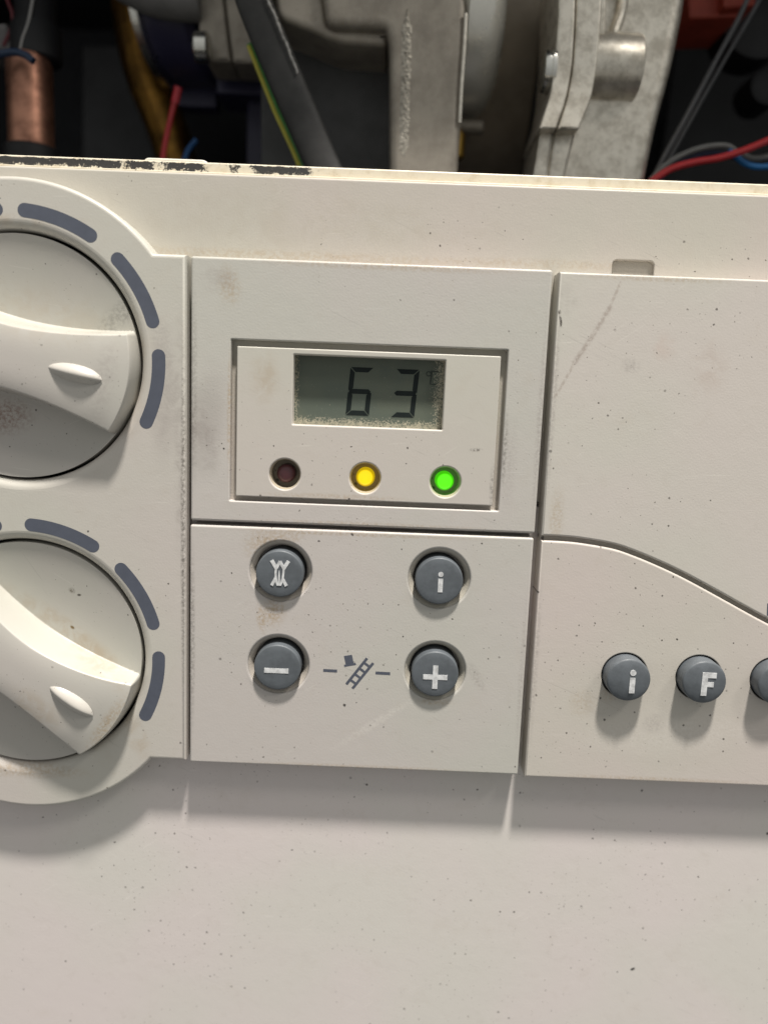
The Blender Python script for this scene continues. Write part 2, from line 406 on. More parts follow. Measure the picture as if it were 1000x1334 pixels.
def pointer_mesh():
    mb = MB(); NU, NV = 30, 16; vs = []; fs = []
    for i in range(NU+1):
        s = -1+2*i/NU; hw = max(1.85*(1-s*s)**.62, 1e-3)
        for j in range(NV+1):
            t = -1+2*j/NV
            h = 1.45*(1-abs(s)**2.6)*(1-abs(t)**1.7)
            vs.append((13.0+5.4*s, -4.75-h+.3, hw*t))
    for i in range(NU):
        for j in range(NV):
            a = i*(NV+1)+j; fs.append((a, a+1, a+NV+2, a+NV+1))
    mb.add(vs, fs); return mb
kme = make_knob_mesh()
for c, ang, gr, lab in ((K1, -11.5, [(-2, -12, 8, 5, .8, (.25, .16, .13), 15, 'fine'), (0, 9, 30, 8, .15, BROWN), (18.5, 0, 3, 12, .35, GREY, 0, 'fine'), (17, 12, 3, 8, .35, DK, -40, 'fine')],
                         'upper knob, its grip pointing almost level to the right'),
                        (K2, -35, [(-.5, 15.8, 1.0, .8, .9, (.13, .11, .08), 0, 'fine'), (1.2, 15.9, .6, .35, 1.2, DK, 40, None), (3.8, 9.0, .7, .45, 1.2, (.16, .11, .04), 0, None), (21.6, 0, 2.0, 10, .6, BROWN, 0, 'fine'),
                                   (5, 8, 22, 3.0, .45, BROWN), (8, -6, 9, 5, .3, BROWN)],
                         'lower knob, its grip pointing down to the right')):
    me = kme if c is K1 else make_knob_mesh(bow=-1.5)
    me.materials.clear(); me.materials.append(plastic('knob_plastic', (0, 0, 0), base=(.485, .47, .432), speck=1.2, stain=.12, grain=.015, rough=.36, grime=gr))
    o = bpy.data.objects.new('rotary_knob', me); COL.objects.link(o); o.parent = dial
    o.location = (Vector((c[0], 0, c[1])) - Vector(do))*S; o.rotation_euler = (0, -R(ang), 0); o['label'] = lab
    p = pointer_mesh().build('pointer', me.materials[0], o, at=(0, 0, 0), angle=80); p.location = (0, 0, 0)

# --- display module
disp = thing('display_panel', 'cream display module showing 63 with three round indicator lights below the screen', 'display panel', (-4.2, 0, -25.3))
so = tuple(disp['org'])
mdisp = plastic('display_panel_plastic', so, speck=.7, stain=.4, grain=.035, grime=[
    (-35.2, -6, 5.5, 14, .42, GREY, -8, None), (-36, -8, 4, 11, .55, GREY, 10), (-31, 20, 3.0, 5, .5, BROWN, 10, 'fine'), (-33, 21, 5, 3, .4, GREY), (24, -12, 2, 12, .35, GREY, 0, 'fine'), (0, 24.6, 34, 1.0, .45, BROWN, 0, 'fine'), (29.4, -4, .9, 26, .55, GREY, 0, 'fine'), (-37.6, 0, .9, 26, .35, DK, 0, 'fine'), (-4, -24.8, 32, .7, .4, BROWN, 0, 'fine'), (-30.8, -4, .6, 16, .6, BROWN, 0, 'fine'), (23.0, -9, .6, 10, .5, DK, 0, 'fine')])
OUT = rounded(rect(-38.2, -25.3, 29.95, 25.2), .5)
HOLE = rounded(rect(-30.55, -21.1, 22.5, 10.1), .25)
MB().plate(OUT, [HOLE], 0, YC+.01, .45, [.28]).build('panel_plate', mdisp, disp)
MB().plate(rect(-31.5, -22, 23.5, 11), [rect(-28, -19, 20, 7.9)], 1.7, 3, .02).build('recess_floor', plastic('recess_plastic', so, base=(.44, .41, .36), speck=1.5, stain=1.2), disp)
LEDS = [(-19.75, -15.45), (-4.0, -15.6), (11.75, -15.75)]
mins = plastic('insert_plastic', so, speck=.7, stain=.35, grain=.02, base=(.525, .502, .455), grime=[
    (17.3, -9.2, 1.7, .45, 1.0, DK, 3, 'fine'), (-24, 3, 4, 6, .3, BROWN), (21, -16, .8, 6, .5, DK, 0, 'fine'), (-10, -19.5, 20, .8, .4, BROWN, 0, 'fine')])
LCD = rounded(rect(-18.5, -5.65, 10.65, 7.7), .2)
ins = MB().plate(rounded(rect(-29.35, -20.1, 21.2, 8.85), .25), [LCD] + [circ(x, z, 3.05) for x, z in LEDS], -.05, 4.4, .22, [.28, .3, .3, .3]).build('bezel', mins, disp)
# screen
n = NT('lcd_glass'); n.coords(so)
ed = n.m('MAXIMUM', n.ramp(n.z, -5.4, -3.2, 1, 0), n.m('MULTIPLY', n.ramp(n.x, 7.2, 10.4), .9))
ed = n.m('MAXIMUM', ed, n.m('MULTIPLY', n.ramp(n.x, -18.2, -17.0, 1, 0), .7))
dust = n.m('GREATER_THAN', n.m('ADD', n.noise(3.2, 3, .8), n.m('MULTIPLY', ed, .27)), .70)
dust = n.m('MULTIPLY', dust, n.m('MULTIPLY_ADD', n.noise(1.2, 2, .5), .8, .1))
n.put(n.b.inputs['Base Color'], n.mix(dust, n.mix(n.ramp(n.noise(.1, 2), .4, .6), (.112, .128, .102), (.10, .118, .098)), (.55, .50, .38)))
n.b.inputs['Roughness'].default_value = .25; n.b.inputs['Specular IOR Level'].default_value = .2
scr = MB().plate(rect(-19.5, -6.7, 11.7, 8.7), [], 2.7, 3.4, .02).build('screen', n.mat, disp, label='grey green liquid crystal screen reading 63 °C, dusty along its lower edge')
M['seg'] = simple('lcd_segment', (.013, .018, .018), .5, 0, .05, .5, spec=.15)
M['seg_faint'] = simple('lcd_segment_faint', (.050, .059, .051), .5, 0, .05, .5, spec=.15)
def digit(cx, cz, segs, h=9.35, wd=4.6, t=.94, sl=.075, mat=None, gap=.13):
    mb = MB(); W = wd/2; H = h/2
    def q(x, z): return (cx + x + sl*z, cz + z)
    def hs(z, d):   # horizontal segment, tapered towards d
        a = W-gap
        if d == 0: pts = [(-a+t*.5, z+t*.5), (-a, z), (-a+t*.5, z-t*.5), (a-t*.5, z-t*.5), (a, z), (a-t*.5, z+t*.5)]
        else: pts = [(-a, z+d*t*.5), (a, z+d*t*.5), (a-t, z-d*t*.5), (-a+t, z-d*t*.5)]
        mb.prism([q(*p) for p in pts], 2.65, 2.71)
    def vs(x, top):
        d = 1 if x > 0 else -1; z0, z1 = (gap, H-gap) if top else (-H+gap, -gap)
        if top: pts = [(x, z1), (x, z0+t*.1), (x-d*t*.5, z0), (x-d*t, z0+t*.6), (x-d*t, z1-t)]
        else: pts = [(x, z0), (x, z1-t*.1), (x-d*t*.5, z1), (x-d*t, z1-t*.6), (x-d*t, z0+t)]
        mb.prism([q(*p) for p in pts], 2.65, 2.71)
    for s in segs:
        if s == 'a': hs(H-t*.5, 1)
        if s == 'g': hs(0, 0)
        if s == 'd': hs(-H+t*.5, -1)
        if s == 'f': vs(-W, True)
        if s == 'e': vs(-W, False)
        if s == 'b': vs(W, True)
        if s == 'c': vs(W, False)
    return mb
pc = P(468.5, 510, 2.7); digit(pc.x, pc.z, 'afgecd').build('digit', M['seg'], scr, smooth=False)
pc = P(527.5, 512.5, 2.7); digit(pc.x, pc.z, 'abgcd').build('digit', M['seg'], scr, smooth=False)
mb = MB(); a = P(558, 487, 2.7); mb.stroke(arc(a.x, a.z, .42, 0, 330, 14), .22, 2.65, 2.71)
a = P(565.5, 492, 2.7)
mb.stroke([(a.x+.75, a.z+1.2), (a.x-.55, a.z+1.2), (a.x-.75, a.z-1.3), (a.x+.45, a.z-1.3)], .26, 2.65, 2.71)
mb.build('unit_sign', M['seg_faint'], scr, smooth=False)
# indicator lights
def led_mat(name, col, emit, k):
    n = NT(name); n.coords((0, 0, 0))
    r = n.m('SQRT', n.m('ADD', n.m('MULTIPLY', n.x, n.x), n.m('MULTIPLY', n.z, n.z)))
    n.put(n.b.inputs['Base Color'], n.mix(n.ramp(r, .3, 1.6), tuple(c*1.3 for c in col), col)); n.b.inputs['Roughness'].default_value = .3
    if k:
        n.b.inputs['Emission Color'].default_value = (*emit, 1); n.put(n.b.inputs['Emission Strength'], n.ramp(r, 1.3, 1.65, k, k*.45))
    return n.mat
LM = [led_mat('led_off_red', (.11, .040, .046), (0, 0, 0), 0), led_mat('led_yellow', (.35, .22, .01), (1.0, .70, .004), 1.05), led_mat('led_green', (.04, .3, .01), (.10, 1.0, .006), 1.1)]
LN = ['unlit dark red indicator light', 'glowing yellow indicator light', 'glowing green indicator light']
mwell = plastic('well_plastic', so, base=(.40, .36, .27), speck=.5, stain=1.0)
for (x, z), lm, ln in zip(LEDS, LM, LN):
    o = MB().lathe((x, 0, z), [(1.85, 4.3), (1.85, 2.2), (1.78, 1.85), (1.5, 1.5), (1.0, 1.28), (.3, 1.2)]).build('indicator_light', lm, disp, label=ln, at=(x, 1.5, z), angle=60)
    MB().lathe((x, 0, z), [(3.04, .35), (2.85, .8), (2.8, 4.2), (1.3, 4.2)], close=False).build('well', mwell, o, at=(x, 1.5, z))

# --- button module
btn = thing('button_panel', 'cream button module below the display with four grey push buttons and a ladder symbol', 'button panel', (-4.2, 0, -76.3))
bo = tuple(btn['org'])
mbtn = plastic('button_panel_plastic', bo, speck=1.7, stain=.35, grain=.03, grime=[
    (-24, -30, 5, 5, .5, BROWN, 0, 'fine'), (-20, -28.2, 7, 2.2, .5, BROWN, 10, 'fine'), (-4, -26.9, 32, .6, .5, BROWN, 0, 'fine'), (-37.8, -50, .8, 26, .5, DK, 0, 'fine'), (29.2, -55, .8, 22, .4, GREY, 0, 'fine'), (-4, -75.8, 34, .6, .4, BROWN, 0, 'fine'), (20, -55.5, 1.6, 5, .5, GREY, 30, 'fine'), (12, -61, 5, 1.2, .5, BROWN, 0, 'fine'), (-21.5, -43.5, 3.4, 4.2, .7, BROWN, -15, 'fine'), (-24, -45, 1.2, 4, .6, BROWN, 10, 'fine'), (0, -66, 14, 1.2, .3, (.75, .72, .66), 35, 'fine')])
MAIN = [(-20.2, -35.0), (11.5, -35.2), (-20.3, -54.4), (11.6, -54.5)]
MB().plate(rounded(rect(-38.3, -76.3, 29.85, -26.2), .5), [circ(x, z, 6.15, 72) for x, z in MAIN], 0, YC+.01, .42, [.45]*4).build('panel_plate', mbtn, btn)
def cap(x, z, r, front, back=7.5):
    return MB().lathe((x, 0, z), [(r, back), (r, front+.34), (r-.05, front+.17), (r-.16, front+.05), (r-.32, front+.0), (r*.72, front-.06), (r*.4, front-.11), (.02, front-.13)], n=72)
def flat_arc(x, z, r, n=20): return circ(x, z, r, n)
def symbol(kind, x, z, y, s=1.0):
    mb = MB(); y0, y1 = y-.03, y+.12
    if kind == 'i':
        mb.prism(rect(x-.47*s, z-2.0*s, x+.47*s, z+.75*s), y0, y1); mb.prism(circ(x, z+1.62*s, .52*s, 24), y0, y1)
    elif kind == 'minus': mb.prism(rect(x-2.45*s, z-.5*s, x+2.45*s, z+.5*s), y0, y1)
    elif kind == 'plus':
        a, b = 2.45*s, .52*s
        mb.prism([(-b+x, -a+z), (b+x, -a+z), (b+x, -b+z), (a+x, -b+z), (a+x, b+z), (b+x, b+z), (b+x, a+z), (-b+x, a+z), (-b+x, b+z), (-a+x, b+z), (-a+x, -b+z), (-b+x, -b+z)], y0, y1)
    elif kind == 'F':
        mb.prism([(x+p*s, z+q*s) for p, q in [(-1.3, -2.3), (-.2, -2.3), (-.2, -.55), (1.0, -.55), (1.0, .45), (-.2, .45), (-.2, 1.25), (1.4, 1.25), (1.4, 2.3), (-1.3, 2.3)]], y0, y1)
    elif kind == 'flame':
        def q(a, b): return (x + (a-268)*.0136, z - (b-565)*.0136)
        k = .0; 
        for pts, wd in [([(150, 380), (222, 500)], .72), ([(222, 495), (273, 392)], .60), ([(273, 392), (328, 495)], .60), ([(396, 385), (326, 500)], .72),
                        ([(218, 490), (212, 560), (216, 640), (238, 735)], .42), ([(328, 490), (326, 560), (318, 640), (290, 735)], .42),
                        ([(214, 645), (158, 755)], .62), ([(318, 655), (372, 755)], .62)]:
            mb.stroke([q(*p) for p in pts], wd, y0-k, y1); k += .004
        mb.stroke([q(264, 530), q(264, 640), q(264, 755)], lambda t: .14+.28*math.sin(min(t*1.5, 1)*math.pi/2), y0-k, y1)
        mb.stroke([q(228, 742), q(300, 742)], .34, y0-k-.004, y1)
    return mb
KINDS = [('flame', 'grey button with the flame symbol'), ('i', 'grey button with the letter i beside the flame button'), ('minus', 'grey button with the minus sign'), ('plus', 'grey button with the plus sign')]
mrec = plastic('recess_ring_plastic', bo, base=(.50, .47, .41), speck=.7, stain=1.0)
FR = -1.15
for (x, z), (kd, lab) in zip(MAIN, KINDS):
    o = cap(x-.05, z-.25, 4.75, FR).build('push_button', M['button'], btn, label=lab, at=(x, 0, z), angle=50)
    dx, dz = {'flame': (0, .1), 'i': (.25, -.35), 'minus': (-.15, -.75), 'plus': (.05, -.7)}[kd]
    symbol(kd, x-.05+dx, z-.1+dz, FR-.15).build('symbol', M['silver'], o, at=(x, 0, z), smooth=False)
    MB().lathe((x, 0, z), [(6.13, .40), (5.9, .62), (5.25, 1.6), (5.12, 1.95), (5.08, 6.6)], n=72, close=False).build('button_recess', mrec, btn)
# chimney sweep symbol
def seg(mb, a, b, wd, y=0.0): mb.stroke([PX(a), PX(b)], wd, -.02-y, .05)
mb = MB(); seg(mb, (421, 873.3), (439, 874.2), .62); mb.build('dash', M['print'], btn, smooth=False)
mb = MB(); seg(mb, (489, 876.6), (508, 877.6), .62); mb.build('dash', M['print'], btn, smooth=False)
mb = MB(); mb.prism([PX(p) for p in [(447.8, 854.5), (458.4, 853), (460.6, 864), (463.2, 863.6), (463.8, 866.2), (448.4, 868.8), (448, 866), (450.2, 865.6)]], -.02, .05); mb.build('hat_symbol', M['print'], btn, smooth=False)
mb = MB(); seg(mb, (478, 857.5), (451, 891.5), .56); seg(mb, (486, 863.7), (459, 897), .56)
for t in (.16, .38, .60, .82):
    a = (478-27*t, 857.5+34*t); b = (486-27*t, 863.7+33.3*t); seg(mb, a, b, .5, .004)
mb.build('ladder_symbol', M['print'], btn, smooth=False)

# --- right hand modules
CUR = [(31.3, -26.1), (36, -26.15), (40, -26.45), (45.9, -27.3), (50.5, -28.7), (55.3, -30.5), (60, -32.5), (65, -34.9), (70, -37.4), (75, -39.9), (80, -42.2), (86, -44.4), (94, -46), (110, -46.6)]
def spl(pts, k=5):
    out = []
    for i in range(len(pts)-1):
        p0, p1, p2, p3 = [Vector(pts[max(0, min(len(pts)-1, i+d))]) for d in (-1, 0, 1, 2)]
        for j in range(k):
            t = j/k; out.append(tuple(.5*(2*p1+(p2-p0)*t+(2*p0-5*p1+4*p2-p3)*t*t+(3*p1-p0-3*p2+p3)*t**3)))
    return out + [pts[-1]]
CV = spl(CUR)
cov = thing('blank_cover', 'plain cream cover at upper right with a long diagonal scratch and a wavy lower edge', 'cover', (70, 0, -30))
vo = tuple(cov['org'])
sp = [PX(p) for p in [(808, 368), (793, 402), (770, 440), (748, 472), (735, 496), (722, 518)]]
mcov = plastic('cover_plastic', vo, speck=.8, stain=.35, grain=.03, base=(.545, .522, .478), lines=[(sp, .42, .6, (.36, .31, .27)), (sp[1:4], .8, .45, (.34, .29, .26)), ([PX((728, 405)), PX((731, 425))], .35, 1.0, DK)], grime=[
    (52, 12, 3, 4, .22, (.5, .36, .3)), (61, 8, 5, 7, .25, (.42, .33, .28)), (33.0, 20, 2.5, 4, .3, GREY), (31.8, 0, .8, 25, .55, GREY, 0, 'fine'), (50, 24.3, 20, .8, .4, BROWN, 0, 'fine'), (34, -22, 2, 8, .4, BROWN, 0, 'fine'), (42.5, 14.6, .4, .4, .9, GREY, 0, None), (46, 8.0, 2.5, 2.0, .5, GREY, 0, 'fine')])
MB().plate([(31.25, 24.9), (110, 24.9)] + [(x, z+.45) for x, z in CV[::-1]], [], 0, YC+.01, .42).build('cover_plate', mcov, cov)
mb = MB(); a = P(1000, 790); mb.prism([PX(p) for p in [(998.6, 786), (1001.5, 786), (1001.5, 798.5), (1010, 799), (1010, 802.5), (998, 802)]], -.02, .05); mb.build('printed_mark', M['print'], cov, smooth=False)
mb = MB(); mb.lathe((31.3, -.02, 18.1), [(.62, -.06), (.75, .1)], n=16); 

tim = thing('timer_panel', 'cream lower right module with a wavy top edge and raised grey buttons', 'timer panel', (70, 0, -76.6))
to = tuple(tim['org'])
mtim = plastic('timer_plastic', to, base=(.545, .505, .465), speck=2.6, stain=.3, grain=.03, grime=[(60, -66, 25, 6, .2, (.75, .72, .68), 5, 'fine'), (31.9, -52, .8, 24, .5, GREY, 0, 'fine'), (58, -76, 28, .7, .4, BROWN, 0, 'fine'), (57, -64, 3.5, 3, .5, GREY, 10, 'fine'), (47, -58, 2.5, 2.5, .35, BROWN, 0, 'fine'), (42, -60, 4, 4, .3, BROWN, 0, 'fine')])
TB = [(50.1, -53.75), (65.2, -53.6), (80.3, -53.45)]
MB().plate([(31.25, -76.6), (110, -76.6)] + [(x, z-.55) for x, z in CV[::-1]], [circ(x, z, 4.7, 64) for x, z in TB], 0, YC+.01, .40, [.2]*3).build('panel_plate', mtim, tim)
FT = -3.3
for (x, z), kd, lab in zip(TB, ('i', 'F', 'dot'), ('raised grey button with a tilted i on the right module', 'raised grey button with the letter F', 'raised grey button cut by the right edge of the photo')):
    o = MB().lathe((x, 0, z), [(4.38, 7.5), (4.38, FT+.75), (4.32, FT+.55), (4.2, FT+.42), (4.0, FT+.33), (3.4, FT+.16), (2.4, FT-.02), (1.2, FT-.13), (.02, FT-.17)], n=72).build('push_button', M['button'], tim, label=lab, at=(x, 0, z), angle=50)
    if kd != 'dot': symbol(kd, x+.55, z-.15, FT-.18, 1.16 if kd == 'i' else 1.04).build('symbol', M['silver'], o, at=(x, 0, z), smooth=False)
MB().plate(rect(40, -60, 108, -46.7), [], 4.7, 5.3, .02).build('backing', M['dark'], tim) if False else None

MB().stroke([(x, z-.1) for x, z in CV], 1.6, 1.3, 3.0).build('seam_floor', plastic('seam_plastic', vo, base=(.42, .39, .34), speck=1), cov, smooth=False)
# ================================================================== INSIDE THE BOILER
def struct(name, mb, mat):
    o = mb.build(name, mat, None, smooth=False); o['kind'] = 'structure'; return o
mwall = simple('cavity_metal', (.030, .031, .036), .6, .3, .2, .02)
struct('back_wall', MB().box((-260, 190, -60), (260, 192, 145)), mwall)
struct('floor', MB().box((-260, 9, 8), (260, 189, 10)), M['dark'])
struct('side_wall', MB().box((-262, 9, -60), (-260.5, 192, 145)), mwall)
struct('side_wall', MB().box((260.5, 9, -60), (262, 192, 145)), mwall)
struct('light_baffle', MB().box((-260, 11, 145), (260, 190, 147)), mwall)  # unseen top, set low to keep lamp light off the parts inside

alu = simple('cast_aluminium', (.74, .695, .61), .38, .75, .16, .30, .10, col2=(.50, .46, .39), mscale=2.2)
alu_d = simple('grey_cast_metal', (.37, .332, .28), .52, .5, .14, .12, .06, col2=(.28, .25, .21), mscale=2.5)
zinc = simple('bright_zinc', (.78, .77, .72), .26, 1.0, .08, .08)
lidm = simple('zinc_sheet', (.84, .82, .75), .26, .45, .06, .10)
blk = simple('black_plastic', (.007, .007, .009), .6, 0, .1, .1)

# copper pipe
cp = thing('copper_pipe', 'upright copper pipe standing in the dark left corner', 'pipe', P(43, 215, 60))
a = P(43, 250, 60); b = P(44, 84, 60)
cop = simple('copper', (.46, .235, .16), .45, .9, .22, .12, .05, col2=(.20, .095, .065))
MB().lathe((a.x, 60, 0), [(5.6, a.z), (5.6, b.z), (4.9, b.z+1.6), (3.4, b.z+2.4)], 'Z').build('pipe', cop, cp)
c = P(44, 193, 60); MB().lathe((a.x, 60, 0), [(6.1, c.z-5), (6.9, c.z-4.6), (6.9, c.z-.6), (6.2, c.z)], 'Z').build('collar', blk, cp)
mb = MB(); mb.lathe((b.x, 62, 0), [(5.6, b.z+1.2), (6.2, b.z+1.8), (6.2, b.z+9), (5.0, b.z+11), (5.0, 125)], 'Z'); mb.build('elbow', blk, cp)
# brass pipe
bp = thing('brass_pipe', 'dark amber brass pipe curving down beside the blue housing', 'pipe', P(240, 215, 72))
MB().tube([P(170, -60, 92), P(173, 0, 92), P(179, 50, 92), P(191, 100, 92), P(207, 140, 92), P(223, 182, 92), P(236, 235, 92)], 6.0, 20).build('pipe', simple('amber_brass', (.30, .155, .03), .40, .85, .2, .1, .03, col2=(.10, .05, .012)), bp)
# blue housing
ph = thing('pump_housing', 'dark blue round pump housing with a silver rim', 'housing', P(240, 60, 95))
mblue = simple('dark_blue_plastic', (.034, .032, .072), .42, 0, .12, .05)
c = P(250, 14, 84)
def tilted(mb, c, rz):
    m = Matrix.Translation(c) @ Matrix.Rotation(R(rz), 4, 'Z') @ Matrix.Translation(-Vector(c)); mb.v = [tuple(m @ Vector(v)) for v in mb.v]; return mb
tilted(MB().lathe(c, [(18.6, -5.5), (18.9, -5), (18.9, 6), (17, 8)], 'X', 64), c, -14).build('drum', mblue, ph)
tilted(MB().lathe(c, [(19.6, -8.2), (20.4, -7.9), (20.4, -5.9), (19.6, -5.6)], 'X', 64), c, -14).build('rim', zinc, ph)
a = P(282, 84, 78); b = P(352, 124, 78); MB().plate(rect(a.x, b.z, b.x+10, a.z), [], 78, 92, .6).build('terminal_box', mblue, ph)
a = P(322, 120, 84); b = P(386, 240, 84); MB().plate(rect(a.x, b.z, b.x, a.z), [], 84, 92, .6).build('lower_block', mblue, ph)
a = P(224, 95, 90); b = P(282, 140, 90); MB().plate(rect(a.x, b.z, b.x, a.z), [], 90, 96, .6).build('foot', mblue, ph)
# grey bracket with screw
gb = thing('grey_bracket', 'grey cast bracket with a seam and a screw head over the blue housing', 'bracket', P(300, 80, 62))
mb = MB(); mb.plate(rounded(PP([(257, -60), (283, -60), (301, 80), (270, 80), (259, 60)], 62), [0, 0, .4, 1.5, 1]), [], 62, 74, .8); mb.build('clamp_half', alu_d, gb)
mb = MB(); mb.plate(rounded(PP([(284.5, -60), (360, -60), (348, 78), (340, 82), (302.5, 80.5)], 62), [0, 0, 1, 1, .4]), [], 62.4, 74, .8); mb.build('clamp_half', alu_d, gb)
c = P(264, 62, 58); MB().lathe(c, [(3.3, -1.8), (3.6, -1.4), (3.6, 1.4), (3.0, 1.8)], 'X', 24).build('screw', zinc, gb)
gc = thing('grey_elbow', 'grey plastic elbow at the top edge above the blue housing', 'elbow', P(220, 0, 70))
MB().tube([P(160, -32, 64), P(200, -12, 63), P(235, -6, 62), P(262, -5, 62)], 5.9, 20).build('body', simple('grey_plastic', (.17, .165, .16), .6, 0, .1, .1), gc)
# small wires on the left
def wire(name, label, pts, r, col, y, rough=.4, cat='wire'):
    t = thing(name, label, cat, P(*pts[-1][:2], y))
    MB().tube([P(p[0], p[1], p[2] if len(p) > 2 else y) for p in pts], r, 10).build('sheath', simple(name+'_pvc', col, rough, 0, .06, .2), t); return t
rw = wire('red_wire', 'short red wire hanging beside the amber pipe, thicker at its upper end', [(231, 118), (227, 135), (220, 165), (214, 195), (210, 225)], .75, (.42, .025, .03), 58)
MB().tube([P(232.5, 114, 58), P(230.5, 123, 58), P(228, 135, 58)], 1.05, 10).build('terminal_sleeve', simple('sleeve_red', (.5, .03, .045), .35), rw)
wire('blue_wire', 'small blue wire end low behind the white catch', [(256, 182), (249, 190), (244, 198), (238, 215)], .7, (.02, .10, .28), 66)
wire('blue_wire', 'dark blue wire crossing at the far left above the copper pipe', [(-20, 74), (4, 70), (20, 68), (34, 72), (44, 80)], .9, (.012, .03, .07), 52)
wire('white_wire', 'thin pale wire looping down at the top left corner', [(46, -20), (42, 5), (37, 30), (30, 50), (27, 64)], .35, (.35, .34, .33), 56)
wire('red_wire', 'dark red wire at the top left corner', [(2, -15), (12, 5), (17, 22), (14, 40), (5, 60)], .5, (.12, .012, .02), 60)
lb = thing('loom_plug', 'worn grey plug at the far left edge above the copper pipe', 'plug', P(3, 60, 60))
MB().plate(rounded(PP([(-30, 30), (10, 30), (16, 72), (-30, 72)], 60), .8), [], 60, 68, .6).build('body', simple('plug_grey', (.16, .15, .15), .7, 0, .25, .3), lb)
# dark panel behind on the left
dp = thing('inner_plate', 'dull grey sheet between the copper and amber pipes', 'plate', P(180, 215, 125))
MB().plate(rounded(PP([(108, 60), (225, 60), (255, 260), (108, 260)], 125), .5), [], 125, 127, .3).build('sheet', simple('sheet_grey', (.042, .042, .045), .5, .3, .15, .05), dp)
# hose
hs = thing('cable_sleeve', 'dark grey sleeve running diagonally down with a frayed silver edge', 'sleeve', P(415, 225, 42))
mhose = simple('sleeve_rubber', (.034, .033, .032), .6, 0, .15, .12, .15)
mb = MB(); mb.tube([P(318, -50, 44), P(330, 0, 44), P(362, 80, 43), P(392, 150, 42), P(424, 225, 41), P(440, 262, 40)], 4.1, 20); mb.v = [(v[0], 42+(v[1]-42)*.38, v[2]) for v in mb.v]; mb.build('sleeve', mhose, hs)
mb = MB(); zpts = []
for i in range(26):
    t = i/25; px = 346+(388-346)*t + 3*t*(1-t); py = -8+(96+8)*t
    zpts.append(P(px+random.uniform(-.7, .7), py, 40.7-t*.3))
mb.tube(zpts, lambda t: .16+.24*abs(math.sin(t*37))*(1-t*.4), 6, smooth=2)
mb.build('frayed_edge', simple('frayed_foil', (.55, .53, .5), .4, .8, .2, .8), hs)
ew = thing('earth_wire', 'green and yellow striped earth wire along the dark sleeve', 'wire', P(398, 220, 46))
MB().tube([P(326, 58, 47), P(345, 102, 47), P(362, 143, 46), P(385, 192, 45), P(400, 228, 44)], .95, 12).build('green_sheath', simple('green_pvc', (.06, .26, .05), .4, 0, .05), ew)
MB().tube([P(324, 60, 46.4), P(342.0, 105, 46.4), P(358.5, 146, 45.4), P(380.5, 194, 44.4), P(395.5, 230, 43.4)], .55, 8).build('yellow_stripe', simple('yellow_pvc', (.55, .50, .07), .4, 0, .05), ew)

# left fan casting
fc = thing('fan_casting', 'grey cast metal fan housing with a rough welded rib down its post', 'casting', P(550, 220, 40))
mb = MB(); mb.plate(rounded(PP([(507, 300), (507, 60), (503, 36), (425, 33), (412, -60), (612, -60), (607, 60), (601, 150), (592, 300)], 40), [0, 1.2, 1.0, 2.5, 0, 0, 3, 3, 0]), [], 40, 60, 2.0, seg=8); mb.build('post', alu_d, fc)
mb = MB(); mb.plate(rounded(PP([(352, -60), (415, -60), (428, 36), (505, 40), (503, 62), (440, 58), (400, 40), (362, 26)], 44), [0, 0, 1, .3, 1, 3, 4, 2]), [], 43, 62, 1.6, seg=7); mb.build('lip', alu_d, fc)
mb = MB(); mb.plate(PP([(340, 10), (512, 10), (512, 320), (340, 320)], 58), [], 58, 62, .3); mb.build('recessed_panel', simple('shaded_grey_metal', (.085, .085, .085), .6, .4, .1, .08), fc)  # shadow below the lip is put into this panel's dark colour
mb = MB(); gx, gz = 9, 150; vs = []; fs = []
for i in range(gz+1):
    t = i/gz; c = P(530.5-5*t, 12+192*t, 40)
    wv = 1.35*(.75+.5*noise.noise((t*30, 3, 0)))*(min(1, t*8, (1-t)*14))+.05
    for j in range(gx+1):
        s = -1+2*j/gx; hh = .5*(1-s*s)*(.6+.8*noise.noise((t*70, s*2, 1))+.5*noise.noise((t*160, s*5, 5)))
        vs.append((c.x+s*wv+.25*noise.noise((t*50, 0, 7)), 39.95-max(hh, -.05)*(min(1, (1-t)*3)), c.z))
for i in range(gz):
    for j in range(gx): a = i*(gx+1)+j; fs.append((a, a+1, a+gx+2, a+gx+1))
mb.add(vs, fs); mb.build('weld_bead', simple('weld_metal', (.52, .48, .41), .5, .6, .2, .9, .3), fc, angle=80)
mb = MB(); mb.tube([P(606.5, 18, 39.6), P(604.5, 60, 39.6), P(601, 110, 39.6), P(598.5, 160, 39.8)], .45, 8); mb.build('bright_edge', simple('bare_edge', (.7, .66, .58), .4, .9, .1, .5), fc)
# zinc can
zc = thing('zinc_lid', 'shiny zinc pressed lid with rounded corner beside the casting post', 'lid', P(625, 150, 78))
b0 = P(622, 152, 63); x0 = P(604, 60, 52).x; x1 = P(655, 60, 52).x; rr = 25.0; L = x1-x0
MB().lathe((x0, 63, b0.z+rr), [(rr-2, -1), (rr, 0), (rr-.3, L*.4), (rr-1.0, L*.6), (rr-2.4, L*.76), (rr-4.4, L*.88), (rr-7, L*.96), (rr-10, L), (4, L+.4)], 'X', 96).build('shell', lidm, zc, angle=60)
c = P(609, 18, 44); MB().lathe(c, [(1.6, -2), (2.4, -1.4), (2.4, 1.2), (1.4, 2.2)], 'X', 20).build('rivet', zinc, zc)
bf = thing('brass_fitting', 'small brass fitting low between the casting post and black drum', 'fitting', P(592, 188, 64))
c = P(594, 184, 60); MB().lathe(c, [(1.9, -4.4), (2.3, -3.9), (2.3, 1.5), (1.6, 2), (1.6, 4)], 'Z', 20).build('nut', simple('yellow_brass', (.62, .40, .10), .35, .9, .1, .3), bf)
